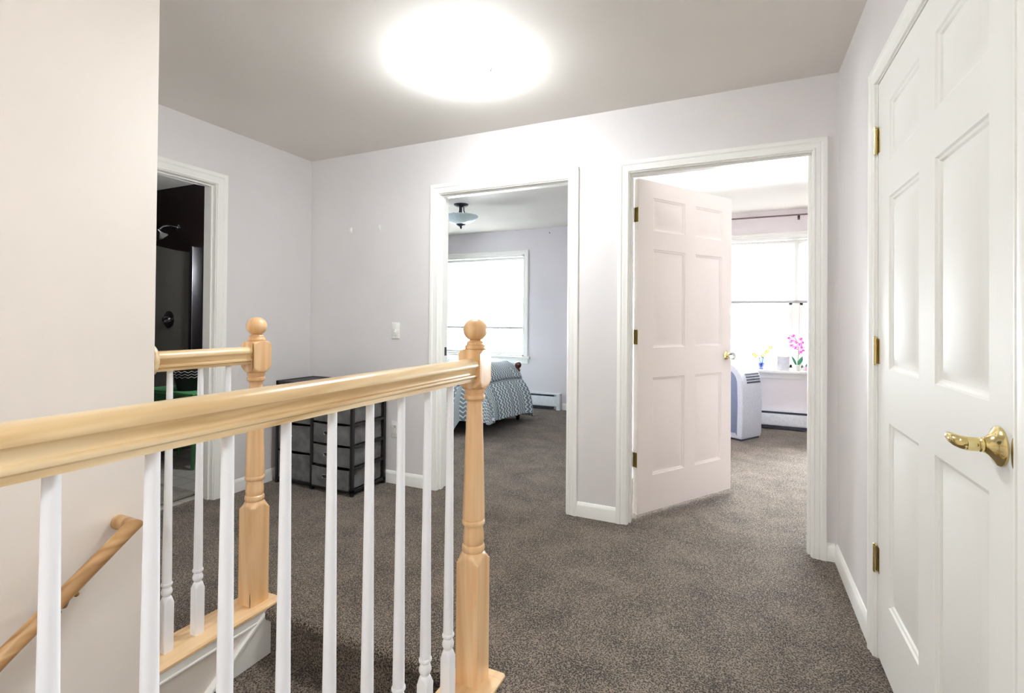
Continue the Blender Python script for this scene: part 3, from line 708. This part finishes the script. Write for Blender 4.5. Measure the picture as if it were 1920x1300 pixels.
roller('white roller shade drawn halfway over the window above the flowers', WIN3[0]+.022, WIN3[1]-.022, 2.11, 1.425)

def heater(x0, x1, label):
    t = thing('baseboard_heater', label, 'baseboard heater', ((x0+x1)/2, YF, 0), group='baseboard heaters')
    y = YF-.001
    mb = MB(); mb.prism([(y, .03), (y, .215), (y-.052, .215), (y-.062, .205), (y-.062, .200), (y-.012, .200), (y-.012, .03)], lambda q: (x0, *q), lambda q: (x1, *q)); mb.build('back_panel', M['heater'], t, 30, world=True)
    mb = MB(); mb.prism([(y-.062, .045), (y-.070, .055), (y-.072, .150), (y-.066, .172), (y-.058, .176), (y-.058, .170), (y-.064, .148), (y-.062, .06)], lambda q: (x0, *q), lambda q: (x1, *q)); mb.build('front_cover', M['heater'], t, 30, world=True)
    mb = MB(); mb.box(x0+.01, x1-.10, y-.055, y-.013, .012, .196); mb.build('fins', M['dark'], t, 0, world=True)
    for a in (x0, x1-.05): mb = MB(); mb.box(a, a+.05, y-.074, y, 0.0, .217, .004, 2); mb.build('end_cap', M['heater'], t, 30, world=True)
    return t
t = thing('window_3', 'white framed side window added out of view to brighten the bed room', 'window', (-5.7, 4.3, .69), kind='structure')  # unseen window added to let more daylight into the bed room
casing(lambda a, n, z: (-5.7+n, a, z), 3.9, 4.6, 2.09, .062, .98).build('casing', M['trim'], t, world=True)
mb = MB()
for a, b in ((3.9, 3.95), (4.55, 4.6)): mb.box(-5.78, -5.72, a, b, .99, 2.09, .003, 1)
for a, b in ((.99, 1.04), (1.52, 1.57), (2.04, 2.09)): mb.box(-5.78, -5.72, 3.9, 4.6, a, b, .003, 1)
mb.build('window_frame', M['trim'], t, 30, world=True)
mb = MB(); mb.box(-5.752, -5.748, 3.95, 4.55, 1.04, 2.04); mb.build('pane', M['pane'], t, 0, world=True)
mb = MB(); mb.box(-5.716, -5.715, 3.91, 4.59, 1.64, 2.08); mb.build('drawn_shade', M['shade'], t, 0, world=True)
portal(-5.85, 4.25, 1.54, .7, 1.1, 90)
heater(-5.2, -2.148, 'white baseboard heater under the window behind the bed')
heater(-.70, 2.3, 'white baseboard heater under the flower sill')
mb = MB(); mb.ball((-2.33, YF-.004, 2.367), .006, 8); mb.tube([(-2.33, YF, 2.367), (-2.33, YF-.02, 2.367), (-2.33, YF-.022, 2.375)], .003, 8)
tag(mb.build('screw_hook', M['bronze']), 'tiny dark hook high on the wall right of the bed window', 'hook')

# semi flush light in the bed room
sf = thing('bedroom_ceiling_light', 'bronze semi flush light with frosted bowl hanging in the bed room', 'ceiling light', (-2.757, 4.66, CZ))
mb = MB(); mb.lathe([(.012, -.035), (.03, -.028), (.06, -.022), (.078, -.010), (.08, 0)], seg=28); mb.build('canopy', M['bronze'], sf)
for k in range(3):
    a = 2*math.pi*k/3+.5; c, s = math.cos(a), math.sin(a)
    mb = MB(); mb.tube([(.028*c, .028*s, -.02), (.030*c, .030*s, -.07), (.045*c, .045*s, -.11), (.085*c, .085*s, -.135), (.14*c, .14*s, -.128)], .006, 8); mb.ball((.145*c, .145*s, -.124), .010, 8); mb.build('arm', M['bronze'], sf, 60)
mb = MB(); mb.tube([(0, 0, -.02), (0, 0, -.21)], .010, 10); mb.build('stem', M['bronze'], sf)
mb = MB(); mb.lathe([(.02, -.222), (.07, -.214), (.12, -.195), (.16, -.165), (.182, -.138), (.185, -.130), (.180, -.126), (.155, -.158), (.115, -.186), (.06, -.206), (.02, -.212)], seg=40); mb.build('glass_bowl', M['frost'], sf, 60)
mb = MB(); mb.lathe([(.002, -.268), (.008, -.262), (.014, -.250), (.012, -.244), (.026, -.238), (.040, -.230), (.055, -.216), (.05, -.212)], seg=24); mb.build('finial', M['bronze'], sf)

# ------------------------------------------------------------------ bed
bed = thing('bed', 'dark cherry bed with ball topped posts under the chevron comforter', 'bed', (-3.4, 4.95, 0))
def post(x, y, h):
    mb = MB(); pr = [(.014, 0), (.020, .005), (.026, .05), (.020, .09), (.030, .11), (.034, .14), (.034, .36), (.028, .39), (.020, .41), (.028, .43), (.024, .46), (.020, h-.12), (.028, h-.105), (.028, h-.095), (.016, h-.085)]
    for a in range(-60, 91, 15): pr.append((.040*math.cos(math.radians(a)), h-.040+.040*math.sin(math.radians(a))))
    mb.lathe(pr, (x, y), 20); mb.build('bed_post', M['cherry'], bed, 50, world=True)
post(-2.405, 5.43, .690); post(-2.405, 4.46, .690); post(-4.45, 4.46, .95); post(-4.45, 5.43, .95)
for y in (4.46, 5.43): mb = MB(); mb.box(-4.45, -2.405, y-.015, y+.015, .22, .34, .004); mb.build('side_rail', M['cherry'], bed, 30, world=True)
mb = MB(); mb.box(-2.42, -2.39, 4.46, 5.43, .24, .44, .004); mb.build('footboard', M['cherry'], bed, 30, world=True)
mb = MB(); mb.box(-4.465, -4.435, 4.46, 5.43, .24, .85, .004); mb.build('headboard', M['cherry'], bed, 30, world=True)
mb = MB(); mb.box(-4.42, -2.60, 4.56, 5.36, .26, .58, .05, 4); mb.build('mattress', M['sheet'], bed, 40, world=True)
def sm(x, a, b): x = min(1, max(0, (x-a)/(b-a))); return x*x*(3-2*x)
def quilt():
    g, uv = [], []
    na, nd, nb = 90, 80, 70              # along the bed, down the foot end, across
    for i in range(na+nd+1):
        ex = max(0, (i-na)/nd); s_ = 1.62*min(1, i/na)+.78*ex
        row, ru = [], []
        for j in range(nd+nb+31):
            en = max(0, (nd-j)/nd); ef = max(0, (j-nd-nb)/30)
            t_ = -.72*en+.86*min(1, max(0, (j-nd)/nb))+.55*ef
            x = -4.24+1.62*min(1, i/na)+.40*ex**.46
            y = 4.56+.86*min(1, max(0, (j-nd)/nb))-.24*en**.5+.09*ef**.6
            e = min(1.0, (ex**2.6+en**2.6+ef**2.6)**(1/2.6))
            zt = .735+.008*math.sin(x*9)+.008*math.sin(y*8)-.03*sm(x, -2.9, -2.6)
            hem = .06+((.115-.04*sm(y, 4.4, 5.1))*(1-.95*sm(y, 5.22, 5.46)) if ex > 0 else 0)
            drop = .30*e**2.2+.70*e if e < 1 else 1
            z = zt-(zt-hem)*drop
            hang = sm(e, .12, .5)
            if ex > 0:
                f = .5*math.sin(y*21+ex*1.7)+.3*math.sin(y*37+2+ex*2)+.45*math.sin(y*12-.7)
                x += hang*(.022*f+.012*math.sin(y*5))*(1-sm(y, 5.36, 5.44))
                seam = math.exp(-((ex-.40)/.022)**2); x -= .028*seam
                x += .030*math.sin(math.pi*min(1, max(0, (ex-.40)/.6)))+.018*math.sin(math.pi*min(1, max(0, (ex-.06)/.34)))
                vs = math.exp(-((y-5.27)/.016)**2); x -= .022*vs*sm(ex, .05, .3)
                z += .012*hang*f*ex
            if en > 0:
                f = .5*math.sin(x*19+en*1.5)+.4*math.sin(x*31+2)
                y -= hang*.024*f; z += .01*f*hang*en
                y += .026*math.exp(-((en-.40)/.022)**2)-.028*math.sin(math.pi*min(1, max(0, (en-.40)/.6)))
            row.append((x, y, max(z, .022))); ru.append((s_, t_) if en > 0 and ex == 0 else (t_, s_))
        g.append(row); uv.append(ru)
    return MB().sheet(g, uv)
q = quilt().build('comforter', M['chevron'], None, 60)
so = q.modifiers.new('thickness', 'SOLIDIFY'); so.thickness = .018; so.offset = -1
tag(q, 'grey blue chevron comforter hanging over the foot of the bed', 'comforter')
mb = MB(); mb.box(-4.425, -4.262, 4.62, 5.28, .585, .96, .06, 4)
tag(mb.build('pillow', M['sheet'], None, 50), 'pale pillow at the head of the bed', 'pillow')

# ------------------------------------------------------------------ pink room
ac = thing('portable_air_conditioner', 'silver portable air conditioner on the carpet behind the open door', 'air conditioner', (.025, 5.424, 0), math.radians(-32))
Wd, Dp, H = .345, .40, .775
def acp(inset=0.0):
    pts = [(-.012-inset, .02+inset), (0-inset, .05), (.006-inset, .35), (0-inset, .56)]
    cx, cz, rx, rz = -.20, .565, .20-inset, .205-inset
    for a in range(0, 91, 9): pts.append((cx+rx*math.cos(math.radians(a)), cz+rz*math.sin(math.radians(a))))
    for a in range(99, 181, 9): pts.append((cx+rx*math.cos(math.radians(a)), cz+rz*math.sin(math.radians(a))))
    pts += [(-Dp+inset, .05), (-Dp+.012+inset, .02+inset)]
    return pts
mb = MB(); secs = []
for yy, ins in ((0, .006), (.006, 0), (Wd-.006, 0), (Wd, .006)): secs.append([(a, yy, b) for a, b in acp(ins)])
mb.sweep(secs); shell = mb.build('housing', M['silver'], ac, 40)
mb = MB(); mb.prism(acp(.055), lambda p: (p[0], -.004, p[1]), lambda p: (p[0], .01, p[1])); mb.build('side_panel', M['slate'], ac, 30)
mb = MB(); mb.prism(acp(.055), lambda p: (p[0], Wd+.004, p[1]), lambda p: (p[0], Wd-.01, p[1])); mb.build('side_panel', M['slate'], ac, 30)
mb = MB(); mb.box(-.385, -.015, .02, Wd-.02, 0, .024); mb.build('base', M['dark'], ac)
for r_ in range(4):
    a = math.radians(4+r_*7.6); cx, cz = -.20+.2025*math.cos(a), .565+.2075*math.sin(a)
    for c in range(2):
        mb = MB(); y0, y1 = (.085, .195) if c == 0 else (.205, .315)
        tx, tz = -math.sin(a)*.0082, math.cos(a)*.0082; nx_, nz_ = math.cos(a)*.0015, math.sin(a)*.0015
        mb.prism([(cx-tx-nx_*3, cz-tz-nz_*3), (cx+tx-nx_*3, cz+tz-nz_*3), (cx+tx+nx_, cz+tz+nz_), (cx-tx+nx_, cz-tz+nz_)], lambda p: (p[0], y0, p[1]), lambda p: (p[0], y1, p[1]))
        mb.build('vent_slot', M['slot'], ac, 0)
rd = thing('curtain_rod', 'thin dark curtain rod without curtains above the flower window', 'curtain rod', (.6, 6.20, 2.36))
mb = MB(); mb.tube([(-.72, 6.205, 2.363), (2.0, 6.205, 2.363)], .008, 12); mb.build('rod', M['rod'], rd, 40, world=True)
for x in (-.66, .588, 1.9):
    mb = MB(); mb.tube([(x, YF, 2.352), (x, 6.215, 2.352)], .006, 8); mb.box(x-.012, x+.012, YF-.004, YF, 2.32, 2.38, .002, 1); mb.tube([(x, 6.215, 2.350), (x, 6.200, 2.349), (x, 6.192, 2.358)], .006, 8); mb.build('bracket', M['rod'], rd, 40, world=True)

SZ, SYY = .660, 6.215
def at(x): return (x, SYY, SZ)
v = thing('vase', 'small blue glass vase with pale yellow flowers on the window sill', 'vase', at(.222))
mb = MB(); mb.lathe([(.020, 0), (.022, .004), (.016, .012), (.020, .03), (.034, .075), (.037, .105), (.032, .128), (.028, .135), (.026, .133), (.033, .105), (.030, .075), (.014, .03)], (0, 0), 24); mb.build('vase_body', M['blueglass'], v, 60)
for dx, dz in ((-.075, .165), (-.055, .145), (.045, .185), (.060, .205), (.09, .245), (.012, .150)):
    mb = MB(); mb.tube([(0, 0, .03), (dx*.3, 0, .12), (dx, -.005, dz)], .002, 6); st_ = mb.build('flower_stem', M['stem'], v)
    mb = MB()
    for k in range(6):
        a = k*math.pi/3; mb.ball((dx+.013*math.cos(a), -.006, dz+.013*math.sin(a)), .011, 8, (1, .5, 1))
    mb.build('flower', M['yellow'], v, 60)
fr = thing('card_stand', 'pale grey blank backed photo frame standing on the window sill', 'photo frame', at(.437))
mb = MB(); mb.box(-.062, .062, -.008, .004, 0, .155, .004, 2); mb.build('frame_back', M['greycard'], fr, 30)
mb = MB(); mb.prism([(-.004, 0), (.05, 0), (.0, .09)], lambda p: (-.012, p[0]+.004, p[1]), lambda p: (.012, p[0]+.004, p[1])); mb.build('easel_leg', M['greycard'], fr, 0)
oc = thing('orchid', 'magenta orchid in a small white pot on the window sill', 'potted orchid', at(.572))
mb = MB(); mb.lathe([(.026, 0), (.030, .004), (.038, .055), (.041, .06), (.041, .068), (.036, .068), (.034, .05), (.003, .05)], (0, 0), 24); mb.build('pot', M['white'], oc, 40)
for ang, ln, wd in ((.5, .13, .020), (2.5, .12, .012), (-.5, .10, .016)):
    g = []
    for i in range(9):
        f = i/8; wv = wd*math.sin(math.pi*min(1, f*.9+.1)); x = math.cos(ang)*(.01+.055*f); z = .055+ln*(f-.25*f*f)*1.1; y = math.sin(ang)*.02*f
        g.append([(x-wv, y-.004, z), (x, y+.003, z), (x+wv, y-.004, z)])
    lf = MB().sheet(g).build('leaf', M['leaf'], oc, 60); sd = lf.modifiers.new('t', 'SOLIDIFY'); sd.thickness = .002
mb = MB(); mb.tube([(0, 0, .05), (.012, 0, .18), (.01, 0, .30), (-.03, 0, .37), (-.08, 0, .385)], .003, 6); mb.build('flower_spike', M['stem'], oc)
for dx, dz in ((-.085, .355), (-.04, .375), (-.055, .325), (-.015, .315), (.03, .345), (.05, .31), (.02, .285), (-.06, .275), (-.015, .255), (.045, .255), (.06, .225), (.03, .205)):
    mb = MB(); ry = random.uniform(-.02, .012); rr = random.uniform(.8, 1.05)
    for k in range(5):
        a = k*2*math.pi/5+random.random()*.5; mb.ball((dx+.014*rr*math.cos(a), ry, dz+.014*rr*math.sin(a)), .0105*rr, 8, (1, .4, 1))
    fl = mb.build('flower', M['petal'], oc, 60)
    mb = MB(); mb.ball((dx, ry-.006, dz), .007, 8)
    for k in range(3): mb.ball((dx+random.uniform(-.02, .02), ry-.005, dz+random.uniform(-.02, .02)), .0055, 6)
    mb.build('petal_marking', M['magenta'], fl, 60)
pk = thing('planter', 'little pink pot with a teal plant at the right of the sill', 'plant pot', at(.668))
mb = MB(); mb.lathe([(.018, 0), (.022, .003), (.026, .05), (.023, .05), (.020, .04), (.002, .04)], (0, 0), 20); mb.build('pot', M['pinkpot'], pk, 40)
mb = MB()
for k in range(9):
    a = k*2.4; mb.ball((.013*math.cos(a), .013*math.sin(a), .062+.003*(k % 4)), .013, 8, (.7, .7, 1.3))
mb.build('foliage', M['tealpot'], pk, 60)
bd = thing('bird_figurine', 'small tan bird ornament on the sill above the air conditioner', 'ornament', at(.052))
mb = MB(); mb.ball((0, 0, .045), .024, 14, (1.4, .8, .9)); mb.ball((-.030, 0, .070), .014, 12); mb.tube([(.02, 0, .05), (.06, 0, .03)], [.012, .004], 8); mb.tube([(-.04, 0, .07), (-.052, 0, .068)], [.004, .001], 6); mb.build('bird_body', M['tan'], bd, 60)
mb = MB(); mb.lathe([(.02, 0), (.02, .006), (.008, .012), (.008, .03)], (0, 0), 16); mb.build('stand', M['tan'], bd)

# ------------------------------------------------------------------ bathroom
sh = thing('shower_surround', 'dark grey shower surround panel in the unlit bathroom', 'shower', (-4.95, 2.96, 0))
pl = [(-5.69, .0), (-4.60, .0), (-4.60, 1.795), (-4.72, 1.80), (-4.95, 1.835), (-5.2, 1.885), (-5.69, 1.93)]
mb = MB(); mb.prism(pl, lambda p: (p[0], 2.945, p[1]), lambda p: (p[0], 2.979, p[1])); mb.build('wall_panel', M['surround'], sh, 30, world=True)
mb = MB(); mb.box(-4.598, -4.572, 2.90, 2.979, .40, 1.80, .004, 1); mb.box(-4.556, -4.520, 2.88, 2.979, .40, 1.835, .006, 2); mb.build('door_track', M['chrome'], sh, 30, world=True)
mb = MB(); mb.box(-5.69, -4.52, 1.45, 2.944, 0, .42, .03, 3); mb.build('tub', M['surround'], sh, 40, world=True)
mb = MB(); mb.lathe([(.030, 0), (.030, .006), (.010, .012)], seg=18, axis_m=Matrix.Translation((-4.888, 2.979, 2.045)) @ R90)
mb.tube([(-4.888, 2.975, 2.045), (-4.888, 2.90, 2.052), (-4.888, 2.84, 2.03), (-4.888, 2.80, 1.99)], .010, 10); arm = mb.build('shower_arm', M['chrome'], sh, 50, world=True)
ax = Matrix.Translation((-4.888, 2.80, 1.99)) @ Matrix.Rotation(math.radians(38), 4, 'X')
mb = MB(); mb.lathe([(.012, .01), (.016, -.01), (.030, -.035), (.058, -.055), (.062, -.062), (.060, -.070), (.02, -.072)], seg=24, axis_m=ax); mb.build('shower_head', M['chrome'], sh, 40, world=True)
ax = Matrix.Translation((-4.955, 2.945, 1.165)) @ R90
mb = MB(); mb.lathe([(.082, 0), (.082, .005), (.06, .011), (.03, .014), (.028, .045), (.020, .055)], seg=28, axis_m=ax); mb.tube([(-4.955, 2.90, 1.165), (-4.90, 2.885, 1.175), (-4.86, 2.88, 1.18)], [.014, .011, .008], 10); mb.build('valve_handle', M['chrome'], sh, 40, world=True)
gs = thing('stool', 'green painted wooden bench against the bathroom wall', 'bench', (-4.15, 2.6, 0))
mb = MB(); mb.box(-4.46, -3.80, 2.44, 2.76, .575, .60, .006, 2); mb.build('bench_top', M['green'], gs, 30, world=True)
mb = MB(); mb.box(-4.42, -3.84, 2.47, 2.73, .48, .575, .004, 1); mb.build('bench_skirt', M['green'], gs, 30, world=True)
for x in (-4.40, -3.87):
    for y in (2.49, 2.71):
        mb = MB(); mb.tube([(x, y, .49), (x, y, .40), (x+.012, y, .2), (x, y, 0)], [.028, .028, .018, .013], 12); mb.build('leg', M['green'], gs, 40, world=True)
bk = thing('basket', 'black flared basket with a white zigzag band on the green bench', 'basket', (-4.05, 2.58, .6))
mb = MB(); mb.lathe([(.085, 0), (.09, .004), (.13, .18), (.126, .18), (.086, .01), (.002, .01)], (0, 0), 28); mb.build('basket_body', M['blackweave'], bk, 40)
mb = MB()
for lv_ in range(3):
    n = 36; mb.tube([((.118+.012*lv_*.5+.004)*math.cos(2*math.pi*k/n), (.118+.012*lv_*.5+.004)*math.sin(2*math.pi*k/n), .105+.022*lv_+(.012 if k % 2 else 0)) for k in range(n+1)], .003, 6, False)
mb.build('zigzag_band', M['lacewhite'], bk, 60)
mb = MB(); mb.box(-4.35, -3.30, 1.30, 2.16, -.001, .014, .006, 2); tag(mb.build('bath_mat', M['mat_'], None, 30), 'grey bath mat on the tile just inside the bathroom', 'bath mat')
